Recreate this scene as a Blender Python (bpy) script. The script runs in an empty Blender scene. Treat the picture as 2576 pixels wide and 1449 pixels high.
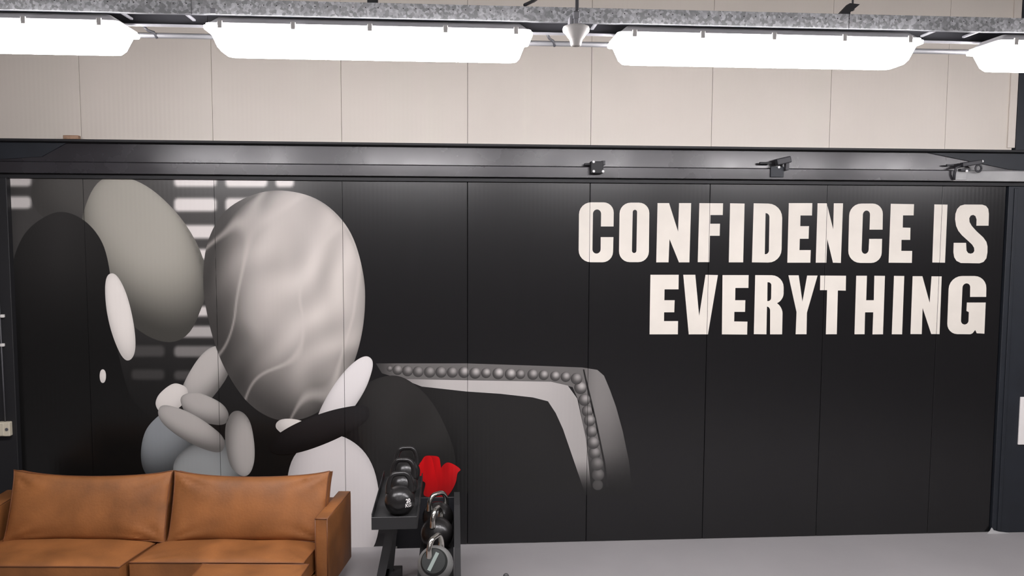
import bpy, bmesh, math, random
from mathutils import Vector, Matrix, noise
from mathutils.geometry import tessellate_polygon

PI = math.pi
sc = bpy.context.scene
COL = sc.collection

# ------------------------------------------------------------------ camera
CAM = Vector((2.8852, -6.6339, 2.6615))
YAW, PITCH, ROLL, FPX = 0.0720, -0.0769, 0.0044, 2050.0
_f = Vector((math.sin(YAW) * math.cos(PITCH), math.cos(YAW) * math.cos(PITCH), math.sin(PITCH)))
_r0 = Vector((math.cos(YAW), -math.sin(YAW), 0)); _u0 = _r0.cross(_f)
_r = math.cos(ROLL) * _r0 + math.sin(ROLL) * _u0
_u = -math.sin(ROLL) * _r0 + math.cos(ROLL) * _u0
cam = bpy.data.objects.new('camera', bpy.data.cameras.new('camera'))
COL.objects.link(cam)
m = Matrix((_r, _u, -_f)).transposed().to_4x4(); m.translation = CAM
cam.matrix_world = m
cam.data.sensor_width = 36.0
cam.data.lens = 36.0 * FPX / 2576.0
cam.data.clip_start = 0.05
sc.camera = cam

# ------------------------------------------------------------------ world, exposure
w = bpy.data.worlds.new('world'); sc.world = w; w.use_nodes = True
w.node_tree.nodes['Background'].inputs[0].default_value = (0.9, 0.92, 1.0, 1)
w.node_tree.nodes['Background'].inputs[1].default_value = 0.05
sc.view_settings.view_transform = 'Standard'
sc.view_settings.look = 'None'
sc.view_settings.gamma = 1.0
sc.view_settings.use_curve_mapping = False
sc.view_settings.exposure = -0.08
TUBE = 48.0          # radiance of the fluorescent lenses in view
TUBE_FILL = 14.0     # radiance of the added, unseen fill lamps behind the camera

def ray(x, y):
    return _r * ((x - 1288) / FPX) - _u * ((y - 724.5) / FPX) + _f
def at(x, y, Y):                       # point of the plane y = Y that is seen at pixel (x, y)
    d = ray(x, y); return CAM + d * ((Y - CAM.y) / d.y)
def atz(x, y, Z):
    d = ray(x, y); return CAM + d * ((Z - CAM.z) / d.z)

# ------------------------------------------------------------------ materials
def lin(c):
    c = c / 255.0
    return c / 12.92 if c <= 0.04045 else ((c + 0.055) / 1.055) ** 2.4
def mat(name, color, rough=0.5, metal=0.0, noise_scale=0, noise_amt=0.0, bump=0.0, bump_scale=80, spec=0.5, rough_var=0.0, coat=0.0):
    M = bpy.data.materials.new(name); M.use_nodes = True
    nt = M.node_tree; b = nt.nodes['Principled BSDF']
    b.inputs['Base Color'].default_value = (*color, 1)
    b.inputs['Roughness'].default_value = rough
    b.inputs['Metallic'].default_value = metal
    b.inputs['Specular IOR Level'].default_value = spec
    if coat: b.inputs['Coat Weight'].default_value = coat
    tc = nt.nodes.new('ShaderNodeTexCoord')
    if noise_scale:
        n = nt.nodes.new('ShaderNodeTexNoise'); n.inputs['Scale'].default_value = noise_scale
        n.inputs['Detail'].default_value = 5
        nt.links.new(tc.outputs['Object'], n.inputs['Vector'])
        mx = nt.nodes.new('ShaderNodeMix'); mx.data_type = 'RGBA'
        mx.inputs[6].default_value = (*[max(0, c * (1 - noise_amt)) for c in color], 1)
        mx.inputs[7].default_value = (*[min(1, c * (1 + noise_amt)) for c in color], 1)
        mr = nt.nodes.new('ShaderNodeMapRange'); mr.inputs[1].default_value = 0.3; mr.inputs[2].default_value = 0.7
        nt.links.new(n.outputs['Fac'], mr.inputs[0]); nt.links.new(mr.outputs[0], mx.inputs[0])
        nt.links.new(mx.outputs[2], b.inputs['Base Color'])
        if rough_var:
            r2 = nt.nodes.new('ShaderNodeMapRange'); r2.inputs[1].default_value = 0.3; r2.inputs[2].default_value = 0.7
            r2.inputs[3].default_value = rough - rough_var; r2.inputs[4].default_value = rough + rough_var
            nt.links.new(n.outputs['Fac'], r2.inputs[0]); nt.links.new(r2.outputs[0], b.inputs['Roughness'])
    if bump:
        n2 = nt.nodes.new('ShaderNodeTexNoise'); n2.inputs['Scale'].default_value = bump_scale
        nt.links.new(tc.outputs['Object'], n2.inputs['Vector'])
        bp = nt.nodes.new('ShaderNodeBump'); bp.inputs['Strength'].default_value = bump; bp.inputs['Distance'].default_value = 0.01
        nt.links.new(n2.outputs['Fac'], bp.inputs['Height']); nt.links.new(bp.outputs['Normal'], b.inputs['Normal'])
    return M

def ribbed(M, scale=9.0, strength=0.06):
    """fine vertical ribs of a rolled sandwich panel"""
    nt = M.node_tree; b = nt.nodes['Principled BSDF']
    tc = nt.nodes.new('ShaderNodeTexCoord')
    wv = nt.nodes.new('ShaderNodeTexWave'); wv.wave_type = 'BANDS'; wv.bands_direction = 'X'
    wv.inputs['Scale'].default_value = scale; wv.inputs['Distortion'].default_value = 0.0
    nt.links.new(tc.outputs['Object'], wv.inputs['Vector'])
    bp = nt.nodes.new('ShaderNodeBump'); bp.inputs['Strength'].default_value = strength; bp.inputs['Distance'].default_value = 0.004
    nt.links.new(wv.outputs['Fac'], bp.inputs['Height']); nt.links.new(bp.outputs['Normal'], b.inputs['Normal'])
    return M

BLACK = (0.0058, 0.0055, 0.0062)
PAINT_ROUGH = 0.275
M_white_panel = ribbed(mat('cream_panel', (0.655, 0.598, 0.535), 0.45, noise_scale=1.2, noise_amt=0.03))
M_black_panel = ribbed(mat('black_paint_panel', BLACK, PAINT_ROUGH, spec=0.6), strength=0.05)
M_backing = mat('panel_core', (0.01, 0.01, 0.01), 0.9)
M_floor = mat('grey_floor_coating', (0.315, 0.302, 0.305), 0.5, noise_scale=1.3, noise_amt=0.05, bump=0.05, bump_scale=30)
M_plaster = mat('hall_plaster', (0.20, 0.19, 0.19), 0.8)
M_ceiling = mat('hall_ceiling', (0.25, 0.25, 0.25), 0.8)
M_beam = mat('black_steel_paint', (0.032, 0.030, 0.034), 0.27, noise_scale=2.2, noise_amt=0.15, rough_var=0.07)
M_beam_dark = mat('black_steel_matte', (0.010, 0.010, 0.012), 0.6)
M_column = mat('blue_black_steel', (0.012, 0.015, 0.021), 0.55, noise_scale=6, noise_amt=0.15)
M_lightrail = mat('bare_grey_rail', (0.33, 0.33, 0.33), 0.5, noise_scale=8, noise_amt=0.12)
M_leather = mat('cognac_leather', (0.255, 0.095, 0.026), 0.6, noise_scale=4.0, noise_amt=0.30, bump=0.12, bump_scale=60, rough_var=0.06)
M_leather_dark = mat('cognac_leather_piping', (0.16, 0.055, 0.018), 0.5)
M_iron = mat('black_cast_iron', (0.014, 0.013, 0.013), 0.28, bump=0.08, bump_scale=90)
M_rackm = mat('rack_black_powder', (0.022, 0.022, 0.023), 0.5)
M_rackblue = mat('rack_black_plate', (0.018, 0.019, 0.024), 0.55)
M_chrome = mat('chrome', (0.62, 0.60, 0.56), 0.2, metal=1.0)
M_greybell = mat('grey_bell_enamel', (0.16, 0.16, 0.155), 0.4)
M_bellface = mat('black_rubber_face', (0.008, 0.010, 0.009), 0.6)
M_greymark = mat('grey_green_mark', (0.22, 0.26, 0.24), 0.6)
M_whiteprint = mat('white_print', (0.80, 0.77, 0.75), 0.6)
M_letter = mat('cream_letter_paint', (0.69, 0.645, 0.58), 0.6, noise_scale=5, noise_amt=0.04)
M_cable = mat('grey_cable', (0.10, 0.10, 0.11), 0.5)
M_darkclip = mat('dark_clip', (0.03, 0.03, 0.035), 0.5)
M_greyclip = mat('zinc_clip', (0.30, 0.30, 0.32), 0.45, metal=0.3)
M_pipe = mat('galvanized_pipe', (0.13, 0.13, 0.135), 0.5, metal=0.2)
M_trayshade = mat('tray_inside_shade', (0.045, 0.045, 0.052), 0.7)  # dark tone standing for the shade inside the tray
M_plastic = mat('white_plastic', (0.78, 0.76, 0.73), 0.4)
M_lampbody = mat('lamp_body_plastic', (0.62, 0.61, 0.62), 0.5)
M_ivory = mat('ivory_plastic', (0.62, 0.57, 0.45), 0.45)
M_wood = mat('brown_wood', (0.32, 0.20, 0.13), 0.7, noise_scale=20, noise_amt=0.3)
M_bolt = mat('bolt_head', (0.85, 0.85, 0.85), 0.4)
M_dust = mat('chipped_floor_edge', (0.50, 0.50, 0.50), 0.8)

def galvanized():
    M = bpy.data.materials.new('galvanized_spangle'); M.use_nodes = True
    nt = M.node_tree; b = nt.nodes['Principled BSDF']
    b.inputs['Metallic'].default_value = 0.15; b.inputs['Roughness'].default_value = 0.5
    tc = nt.nodes.new('ShaderNodeTexCoord')
    v = nt.nodes.new('ShaderNodeTexVoronoi'); v.inputs['Scale'].default_value = 75
    n = nt.nodes.new('ShaderNodeTexNoise'); n.inputs['Scale'].default_value = 30; n.inputs['Detail'].default_value = 3
    nt.links.new(tc.outputs['Object'], v.inputs['Vector']); nt.links.new(tc.outputs['Object'], n.inputs['Vector'])
    sp = nt.nodes.new('ShaderNodeSeparateColor'); nt.links.new(v.outputs['Color'], sp.inputs[0])
    mu = nt.nodes.new('ShaderNodeMath'); mu.operation = 'MULTIPLY'
    nt.links.new(sp.outputs[0], mu.inputs[0]); nt.links.new(n.outputs['Fac'], mu.inputs[1])
    cr = nt.nodes.new('ShaderNodeValToRGB')
    cr.color_ramp.elements[0].position = 0.10; cr.color_ramp.elements[0].color = (0.40, 0.41, 0.42, 1)
    cr.color_ramp.elements[1].position = 0.50; cr.color_ramp.elements[1].color = (0.85, 0.86, 0.88, 1)
    nt.links.new(mu.outputs[0], cr.inputs[0]); nt.links.new(cr.outputs[0], b.inputs['Base Color'])
    return M
M_galv = galvanized()

def emit_mat(name, color, strength):
    M = bpy.data.materials.new(name); M.use_nodes = True
    b = M.node_tree.nodes['Principled BSDF']
    b.inputs['Base Color'].default_value = (0.8, 0.8, 0.8, 1)
    b.inputs['Emission Color'].default_value = (*color, 1)
    b.inputs['Emission Strength'].default_value = strength
    return M
M_lens = emit_mat('lit_lens', (1.0, 0.965, 0.985), TUBE)
M_lens_fill = emit_mat('lit_lens_fill', (1.0, 0.965, 0.985), TUBE_FILL)

def painted():
    M = bpy.data.materials.new('wall_paint'); M.use_nodes = True
    nt = M.node_tree; b = nt.nodes['Principled BSDF']
    a = nt.nodes.new('ShaderNodeVertexColor'); a.layer_name = 'paint'
    nt.links.new(a.outputs['Color'], b.inputs['Base Color'])
    b.inputs['Roughness'].default_value = PAINT_ROUGH; b.inputs['Specular IOR Level'].default_value = 0.6
    return ribbed(M, strength=0.05)
M_paint = painted()

# ------------------------------------------------------------------ helpers
def link(name, bm, material, parent=None, smooth=False, loc=None, auto=None):
    me = bpy.data.meshes.new(name); bm.normal_update(); bm.to_mesh(me); bm.free()
    me.materials.append(material)
    if smooth:
        me.polygons.foreach_set('use_smooth', [True] * len(me.polygons))
        if auto is not None: me.set_sharp_from_angle(angle=math.radians(auto))
    o = bpy.data.objects.new(name, me); COL.objects.link(o)
    if parent is not None: o.parent = parent
    if loc is not None: o.location = loc
    return o
def empty(name, loc=(0, 0, 0), rz=0.0):
    o = bpy.data.objects.new(name, None); COL.objects.link(o)
    o.location = loc; o.rotation_euler = (0, 0, rz); o.empty_display_size = 0.1
    return o
def tag(o, label=None, cat=None, group=None, kind=None):
    if label: o['label'] = label
    if cat: o['category'] = cat
    if group: o['group'] = group
    if kind: o['kind'] = kind
    return o
def copy_tree(o, parent=None):
    c = o.copy(); COL.objects.link(c)
    if parent is not None: c.parent = parent
    for ch in list(o.children): copy_tree(ch, c)
    return c
def box(bm, x0, x1, y0, y1, z0, z1, bev=0.0, seg=2):
    r = bmesh.ops.create_cube(bm, size=1.0)
    vs = r['verts']
    bmesh.ops.scale(bm, vec=(x1 - x0, y1 - y0, z1 - z0), verts=vs)
    bmesh.ops.translate(bm, vec=((x0 + x1) / 2, (y0 + y1) / 2, (z0 + z1) / 2), verts=vs)
    if bev:
        es = list({e for v in vs for e in v.link_edges})
        bmesh.ops.bevel(bm, geom=es, offset=bev, segments=seg, affect='EDGES', profile=0.5)
def boxbm(*a, **k):
    bm = bmesh.new(); box(bm, *a, **k); return bm
def prism(bm, pts, axis, a0, a1):
    """extrude the 2-D outline pts along axis from a0 to a1 (axis 0: pts are (y,z); 1: (x,z); 2: (x,y))"""
    def P(p, a):
        if axis == 0: return (a, p[0], p[1])
        if axis == 1: return (p[0], a, p[1])
        return (p[0], p[1], a)
    A = [bm.verts.new(P(p, a0)) for p in pts]; B = [bm.verts.new(P(p, a1)) for p in pts]
    n = len(pts)
    bm.faces.new(A); bm.faces.new(B[::-1])
    for i in range(n): bm.faces.new((A[i], B[i], B[(i + 1) % n], A[(i + 1) % n]))
    bmesh.ops.recalc_face_normals(bm, faces=bm.faces[:])
def lathe(bm, prof, seg=32, center=(0, 0, 0), axis=Vector((0, 0, 1))):
    q = Vector((0, 0, 1)).rotation_difference(axis.normalized()); c = Vector(center)
    rings = []
    for r, z in prof:
        if r < 1e-6: rings.append([bm.verts.new(c + q @ Vector((0, 0, z)))])
        else: rings.append([bm.verts.new(c + q @ Vector((r * math.cos(2 * PI * i / seg), r * math.sin(2 * PI * i / seg), z))) for i in range(seg)])
    for a, b in zip(rings, rings[1:]):
        for i in range(seg):
            j = (i + 1) % seg
            if len(a) == 1 and len(b) > 1: bm.faces.new((a[0], b[j], b[i]))
            elif len(b) == 1 and len(a) > 1: bm.faces.new((a[i], a[j], b[0]))
            elif len(a) > 1: bm.faces.new((a[i], a[j], b[j], b[i]))
    if len(rings[0]) > 1: bm.faces.new(rings[0][::-1])
    if len(rings[-1]) > 1: bm.faces.new(rings[-1])
    bmesh.ops.recalc_face_normals(bm, faces=bm.faces[:])
def tube(bm, pts, rad, seg=10):
    pts = [Vector(p) for p in pts]; n = len(pts)
    rads = rad if isinstance(rad, (list, tuple)) else [rad] * n
    t0 = (pts[1] - pts[0]).normalized()
    a = t0.orthogonal().normalized(); rings = []
    for i, p in enumerate(pts):
        t = (pts[min(i + 1, n - 1)] - pts[max(i - 1, 0)]).normalized()
        a = (a - t * a.dot(t)).normalized(); b = t.cross(a)
        rings.append([bm.verts.new(p + rads[i] * (math.cos(2 * PI * k / seg) * a + math.sin(2 * PI * k / seg) * b)) for k in range(seg)])
    for A, B in zip(rings, rings[1:]):
        for k in range(seg): bm.faces.new((A[k], A[(k + 1) % seg], B[(k + 1) % seg], B[k]))
    bm.faces.new(rings[0][::-1]); bm.faces.new(rings[-1])
    bmesh.ops.recalc_face_normals(bm, faces=bm.faces[:])
def smooth_path(pts, n=8):
    pts = [Vector(p) for p in pts]; out = []
    P = [pts[0] * 2 - pts[1]] + pts + [pts[-1] * 2 - pts[-2]]
    for i in range(1, len(P) - 2):
        for k in range(n):
            t = k / n
            out.append(0.5 * ((2 * P[i]) + (-P[i - 1] + P[i + 1]) * t + (2 * P[i - 1] - 5 * P[i] + 4 * P[i + 1] - P[i + 2]) * t * t + (-P[i - 1] + 3 * P[i] - 3 * P[i + 1] + P[i + 2]) * t ** 3))
    out.append(pts[-1]); return out

# ------------------------------------------------------------------ the setting
XL, XR = -3.0, 11.0            # side walls, outside the frame
YB, ZC = -11.0, 5.0            # wall behind the camera, ceiling
floor = link('floor', boxbm(XL, XR, YB, 0.3, -0.1, 0.0), M_floor); tag(floor, kind='structure')
ceil = link('ceiling', boxbm(XL, XR, YB, 0.3, ZC, ZC + 0.1), M_ceiling); tag(ceil, kind='structure')
tag(link('wall_left', boxbm(XL - 0.1, XL, YB, 0.3, 0, ZC), M_plaster), kind='structure')
tag(link('wall_right', boxbm(XR, XR + 0.1, YB, 0.3, 0, ZC), M_plaster), kind='structure')
tag(link('wall_front', boxbm(XL, XR, YB - 0.1, YB, 0, ZC), M_plaster), kind='structure')
wall = link('wall_back', boxbm(XL, XR, 0.05, 0.3, 0, ZC), M_backing); tag(wall, kind='structure')
ZSPLIT, ZTOP = 3.012, 3.31
XEND = 7.56
for k in range(-3, 8):                                   # one panel per metre, above and below the beam
    x0, x1 = k + 0.0012, (k + 1) - 0.0012
    if k == 7: x1 = XEND + 0.03
    link('panel', boxbm(x0, x1, 0.0, 0.05, ZTOP - 0.25, ZC, bev=0.0015, seg=1), M_white_panel, wall)
    if k == 7: x1 = XEND
    link('panel', boxbm(x0, x1, 0.0, 0.05, 0.004, ZSPLIT + 0.1, bev=0.003, seg=1), M_black_panel, wall)
link('corner_flashing', boxbm(XEND - 0.015, XEND + 0.05, -0.014, 0.0, ZTOP + 0.02, ZC, bev=0.003, seg=1), M_white_panel, wall)

# steel beam across the wall: top flange, web, lower rail, recessed bottom strip
beam = empty('steel_beam', (3.0, 0, 3.0))
tag(beam, 'long black steel beam across the wall between cream and black panels', 'beam')
bo = Vector((3.0, 0, 3.0))
BX0, BX1 = XL + 0.01, 9.5
def beampart(name, bm, material, parent=None, smooth=False):
    bmesh.ops.translate(bm, vec=-bo, verts=bm.verts[:])
    return link(name, bm, material, parent or beam, smooth)
beampart('top_flange', boxbm(BX0, BX1, -0.13, -0.001, 3.283, 3.302, bev=0.003, seg=1), M_beam_dark)
bm = bmesh.new(); prism(bm, [(-0.045, 3.283), (-0.001, 3.283), (-0.001, 3.130), (-0.0525, 3.130)], 0, BX0, BX1)
beampart('web', bm, M_beam)
RSPLIT = at(2398, 430, -0.085).x
bm = bmesh.new(); prism(bm, [(-0.066, 3.137), (-0.001, 3.137), (-0.001, 3.046), (-0.085, 3.046), (-0.085, 3.128)], 0, BX0, RSPLIT)
rail = beampart('lower_rail', bm, M_beam)
bm = bmesh.new(); prism(bm, [(-0.066, 3.137), (-0.001, 3.137), (-0.001, 3.046), (-0.085, 3.046), (-0.085, 3.128)], 0, RSPLIT + 0.004, BX1)
tag(beampart('lower_rail', bm, M_lightrail), 'bare grey end of the rail')
beampart('bottom_strip', boxbm(BX0, BX1, -0.03, -0.001, 3.010, 3.046), M_beam_dark)
def corner_plate(pts):  # added dark triangles standing for shade at the ends of the web
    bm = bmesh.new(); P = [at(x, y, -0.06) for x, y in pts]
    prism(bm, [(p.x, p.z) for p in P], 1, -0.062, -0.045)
    beampart('shade_plate', bm, M_column)
corner_plate([(2335, 384), (2600, 386), (2600, 430), (2538, 426)])
corner_plate([(-60, 352), (170, 358), (105, 394), (-60, 404)])

# steel columns at both ends of the wall
tag(link('trim_1', boxbm(-0.95, -0.545, -0.06, 0.05, 0, 3.01, bev=0.004, seg=1), M_beam_dark), kind='structure')
bm = bmesh.new()
box(bm, XEND + 0.012, 8.1, -0.022, 0.05, 0, ZSPLIT - 0.004, bev=0.004, seg=1)
box(bm, XEND + 0.052, 8.1, -0.022, 0.05, 3.303, ZC, bev=0.004, seg=1)
tag(link('trim_2', bm, M_column), kind='structure')
bm = bmesh.new(); box(bm, XEND + 0.055, XEND + 0.085, -0.034, -0.022, 0.02, ZSPLIT - 0.02, bev=0.003, seg=1)
t2 = bpy.data.objects['trim_2']
link('edge_strip', bm, M_column, t2)

# ------------------------------------------------------------------ wall paint
SEAM = 0.0016
def project(p):
    q = p - CAM; z = q.dot(_f)
    return 1288 + FPX * q.dot(_r) / z, 724.5 - FPX * q.dot(_u) / z
def catmull(pts, n=8):
    out = []; N = len(pts)
    for i in range(N):
        p0, p1, p2, p3 = [Vector(pts[(i + k - 1) % N]) for k in range(4)]
        for k in range(n):
            t = k / n
            out.append(0.5 * ((2 * p1) + (-p0 + p2) * t + (2 * p0 - 5 * p1 + 4 * p2 - p3) * t * t + (-p0 + 3 * p1 - 3 * p2 + p3) * t ** 3))
    return [(v.x, v.y) for v in out]
def rounded(pts, seg=6):
    """polygon with a corner radius per vertex (x, y, r)"""
    out = []; N = len(pts)
    for i in range(N):
        p = Vector(pts[i][:2]); r = pts[i][2] if len(pts[i]) > 2 else 0
        if not r: out.append((p.x, p.y)); continue
        a = Vector(pts[i - 1][:2]) - p; b = Vector(pts[(i + 1) % N][:2]) - p
        la = min(r, a.length * (0.5 if len(pts[i - 1]) > 2 and pts[i - 1][2] else 1))
        lb = min(r, b.length * (0.5 if len(pts[(i + 1) % N]) > 2 and pts[(i + 1) % N][2] else 1))
        A = p + a.normalized() * la; B = p + b.normalized() * lb
        for k in range(seg + 1):                      # quarter of an ellipse
            t = k / seg * PI / 2
            q = p + (A - p) * (1 - math.sin(t)) + (B - p) * (1 - math.cos(t))
            out.append((q.x, q.y))
    return out
def cut(bm, co, no, clear_inner=False, clear_outer=False):
    bmesh.ops.bisect_plane(bm, geom=bm.verts[:] + bm.edges[:] + bm.faces[:], dist=1e-6, plane_co=co, plane_no=no,
                           clear_inner=clear_inner, clear_outer=clear_outer)
def wall_shape(name, loops, layer, material, parent, fn=None, grid=None, to_px=lambda x, y: (x, y)):
    """a flat coat of paint on the back wall; loops are outlines (first outer, then holes)"""
    Y = -0.0006 - 0.0004 * layer
    L3 = []
    for lp in loops:
        L3.append([Vector((lambda v: (v.x, v.z, 0))(at(*to_px(x, y), 0.0))) for x, y in lp])
    flat = [v for lp in L3 for v in lp]
    bm = bmesh.new()
    vs = [bm.verts.new((v.x, Y, v.y)) for v in flat]
    for tri in tessellate_polygon(L3):
        try: bm.faces.new([vs[i] for i in tri])
        except ValueError: pass
    zmax = max(v.y for v in flat)
    if zmax > ZSPLIT - 0.003: cut(bm, (0, 0, ZSPLIT - 0.003), (0, 0, 1), clear_outer=True)
    x0, x1 = min(v.x for v in flat), max(v.x for v in flat); z0, z1 = min(v.y for v in flat), max(v.y for v in flat)
    for k in range(math.ceil(x0), math.floor(x1) + 1):
        cut(bm, (k - SEAM, 0, 0), (1, 0, 0)); cut(bm, (k + SEAM, 0, 0), (1, 0, 0))
        dead = [f for f in bm.faces if abs(f.calc_center_median().x - k) < SEAM]
        bmesh.ops.delete(bm, geom=dead, context='FACES')
    if grid:
        g = grid * 0.00325
        nx, nz = int((x1 - x0) / g), int((z1 - z0) / g)
        for i in range(1, nx + 1): cut(bm, (x0 + (x1 - x0) * i / (nx + 1), 0, 0), (1, 0, 0))
        for i in range(1, nz + 1): cut(bm, (0, 0, z0 + (z1 - z0) * i / (nz + 1)), (0, 0, 1))
    bmesh.ops.recalc_face_normals(bm, faces=bm.faces[:])
    if bm.faces and sum(f.normal.y for f in bm.faces) > 0: bmesh.ops.reverse_faces(bm, faces=bm.faces[:])
    o = link(name, bm, material)
    if fn:
        me = o.data; at_ = me.color_attributes.new('paint', 'FLOAT_COLOR', 'POINT')
        for i, v in enumerate(me.vertices):
            c = fn(*project(Vector((v.co.x, 0, v.co.z))))
            if not isinstance(c, tuple): c = (c, c * 0.975, c * 0.96)
            at_.data[i].color = (*[lin(max(0, q)) for q in c], 1)
    if parent is not None: o.parent = parent; o.matrix_parent_inverse = Matrix.Translation(-parent.location)
    return o

def sstep(a, b, x):
    t = min(1, max(0, (x - a) / (b - a))); return t * t * (3 - 2 * t)
K = 17.5                                                # sRGB level of the black wall paint
mural = empty('mural', (2.4, -0.0005, 1.6))
tag(mural, 'greyscale mural of smooth stones, an empty studded chair and one red bloom on black panels', 'mural')

def bg(x, y):
    h = sstep(-40, 60, x) * (1 - sstep(700, 860, x)); v = 1 - sstep(560, 1120, y)
    return K + (70 - K) * h * v
wall_shape('painted_shade', [[(-20, 440), (880, 440), (880, 1230), (-20, 1230)]], 0, M_paint, mural, bg, 22)

def slat(x0, x1, y0, y1, tone, soft=7):
    cx, cy, hw, hh, r = (x0 + x1) / 2, (y0 + y1) / 2, (x1 - x0) / 2, (y1 - y0) / 2, 12
    def fn(x, y):
        dx, dy = abs(x - cx) - hw + r, abs(y - cy) - hh + r
        d = math.hypot(max(dx, 0), max(dy, 0)) + min(max(dx, dy), 0) - r
        b = bg(x, y); return b + (tone - b) * (1 - sstep(-soft, soft * 0.6, d))
    wall_shape('painted_slat', [[(x0 - 5, y0 - 5), (x1 + 5, y0 - 5), (x1 + 5, y1 + 5), (x0 - 5, y1 + 5)]], 1, M_paint, mural, fn, 4)
for y0, y1, t in ((430, 471, 226), (497, 533, 226), (565, 601, 222), (625, 654, 222), (674, 701, 222), (722, 750, 218), (769, 797, 205), (819, 850, 170), (869, 899, 120), (931, 957, 72)):
    slat(437, 546, y0, y1, t)
for y0, y1, t in ((430, 472, 226), (497, 533, 222)): slat(566, 674, y0, y1, t)
slat(692, 741, 430, 472, 224)
for y0, y1, t in ((430, 470, 205), (493, 526, 208)): slat(-30, 80, y0, y1, t)
slat(104, 130, 430, 464, 200)
for y0, y1, t in ((868, 898, 70), (928, 956, 60)): slat(330, 415, y0, y1, t)

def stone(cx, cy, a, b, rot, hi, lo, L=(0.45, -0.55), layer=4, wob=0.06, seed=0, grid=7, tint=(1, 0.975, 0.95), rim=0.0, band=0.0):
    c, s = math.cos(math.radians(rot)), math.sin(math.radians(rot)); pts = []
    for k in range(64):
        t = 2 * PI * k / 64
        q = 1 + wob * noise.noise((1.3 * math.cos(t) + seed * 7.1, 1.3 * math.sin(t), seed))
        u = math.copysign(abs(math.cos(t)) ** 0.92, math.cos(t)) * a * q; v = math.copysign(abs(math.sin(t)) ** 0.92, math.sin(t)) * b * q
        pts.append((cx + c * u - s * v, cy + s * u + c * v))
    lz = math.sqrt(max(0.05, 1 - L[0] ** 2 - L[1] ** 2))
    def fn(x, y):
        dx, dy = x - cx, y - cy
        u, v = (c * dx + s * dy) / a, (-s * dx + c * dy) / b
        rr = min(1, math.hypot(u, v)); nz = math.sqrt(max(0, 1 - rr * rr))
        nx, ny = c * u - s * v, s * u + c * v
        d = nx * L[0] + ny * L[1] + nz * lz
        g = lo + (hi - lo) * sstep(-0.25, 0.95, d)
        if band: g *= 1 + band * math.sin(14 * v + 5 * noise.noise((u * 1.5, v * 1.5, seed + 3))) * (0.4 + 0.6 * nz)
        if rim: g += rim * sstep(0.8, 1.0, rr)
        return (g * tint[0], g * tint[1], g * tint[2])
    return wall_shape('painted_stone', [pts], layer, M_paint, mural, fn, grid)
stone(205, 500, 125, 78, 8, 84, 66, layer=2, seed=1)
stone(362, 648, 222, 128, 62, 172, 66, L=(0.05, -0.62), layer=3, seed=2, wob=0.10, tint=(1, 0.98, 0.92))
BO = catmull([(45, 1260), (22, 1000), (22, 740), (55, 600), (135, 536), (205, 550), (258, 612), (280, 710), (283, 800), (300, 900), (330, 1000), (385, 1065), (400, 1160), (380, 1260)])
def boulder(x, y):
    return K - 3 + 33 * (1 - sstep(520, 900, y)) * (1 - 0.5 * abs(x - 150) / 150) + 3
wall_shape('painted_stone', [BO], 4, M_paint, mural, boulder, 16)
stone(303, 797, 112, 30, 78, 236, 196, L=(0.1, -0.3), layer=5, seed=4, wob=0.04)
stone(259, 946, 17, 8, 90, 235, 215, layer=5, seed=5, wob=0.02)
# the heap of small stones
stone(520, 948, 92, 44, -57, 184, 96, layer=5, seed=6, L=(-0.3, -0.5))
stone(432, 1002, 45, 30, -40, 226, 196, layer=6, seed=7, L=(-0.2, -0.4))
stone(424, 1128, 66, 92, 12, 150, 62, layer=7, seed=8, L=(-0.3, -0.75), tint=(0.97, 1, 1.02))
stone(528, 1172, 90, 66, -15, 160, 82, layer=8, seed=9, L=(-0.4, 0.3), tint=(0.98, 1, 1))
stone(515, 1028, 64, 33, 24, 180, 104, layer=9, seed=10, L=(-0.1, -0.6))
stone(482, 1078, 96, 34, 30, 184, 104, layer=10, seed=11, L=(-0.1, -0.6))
stone(604, 1116, 84, 36, 84, 178, 104, layer=9, seed=12, L=(0.5, 0.2))
# the tall light stone
BIG = catmull([(512, 705), (526, 600), (580, 520), (682, 480), (795, 500), (876, 575), (914, 690), (916, 800), (893, 905), (850, 990), (782, 1046), (700, 1056), (624, 1012), (562, 918), (526, 810)])
def big(x, y):
    u, v = (x - 715) / 203, (y - 768) / 292
    rr = math.hypot(u, v); nz = math.sqrt(max(0, 1 - min(1, rr * rr)))
    d = 0.42 * u - 0.35 * v + 0.78 * nz
    g = 66 + 126 * sstep(-0.12, 0.86, d)
    dark = (1 - sstep(-0.95, -0.40, u + 0.22 * noise.noise((x / 90, y / 90, 2)) - 0.25 * v)) * sstep(-0.35, 0.25, v)
    g -= (g - 62) * 0.9 * dark
    ph = (0.82 * x + 0.57 * y) / 17.0 + 5 * noise.noise((x / 170, y / 170, 5))    # mineral layers
    g *= 1 + 0.085 * math.sin(ph) * (0.4 + 0.6 * noise.noise((x / 240, y / 240, 8)) + 0.4)
    vein = abs(noise.noise((x / 150 + 4, y / 260, 3)) - 0.08)
    g += (205 - g) * 0.5 * (1 - sstep(0.0, 0.06, vein))
    g *= 1 + 0.05 * noise.noise((x / 45, y / 130, 9))
    return (g, g * 0.965, g * 0.935)
wall_shape('painted_stone', [BIG], 11, M_paint, mural, big, 3.5)
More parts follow.
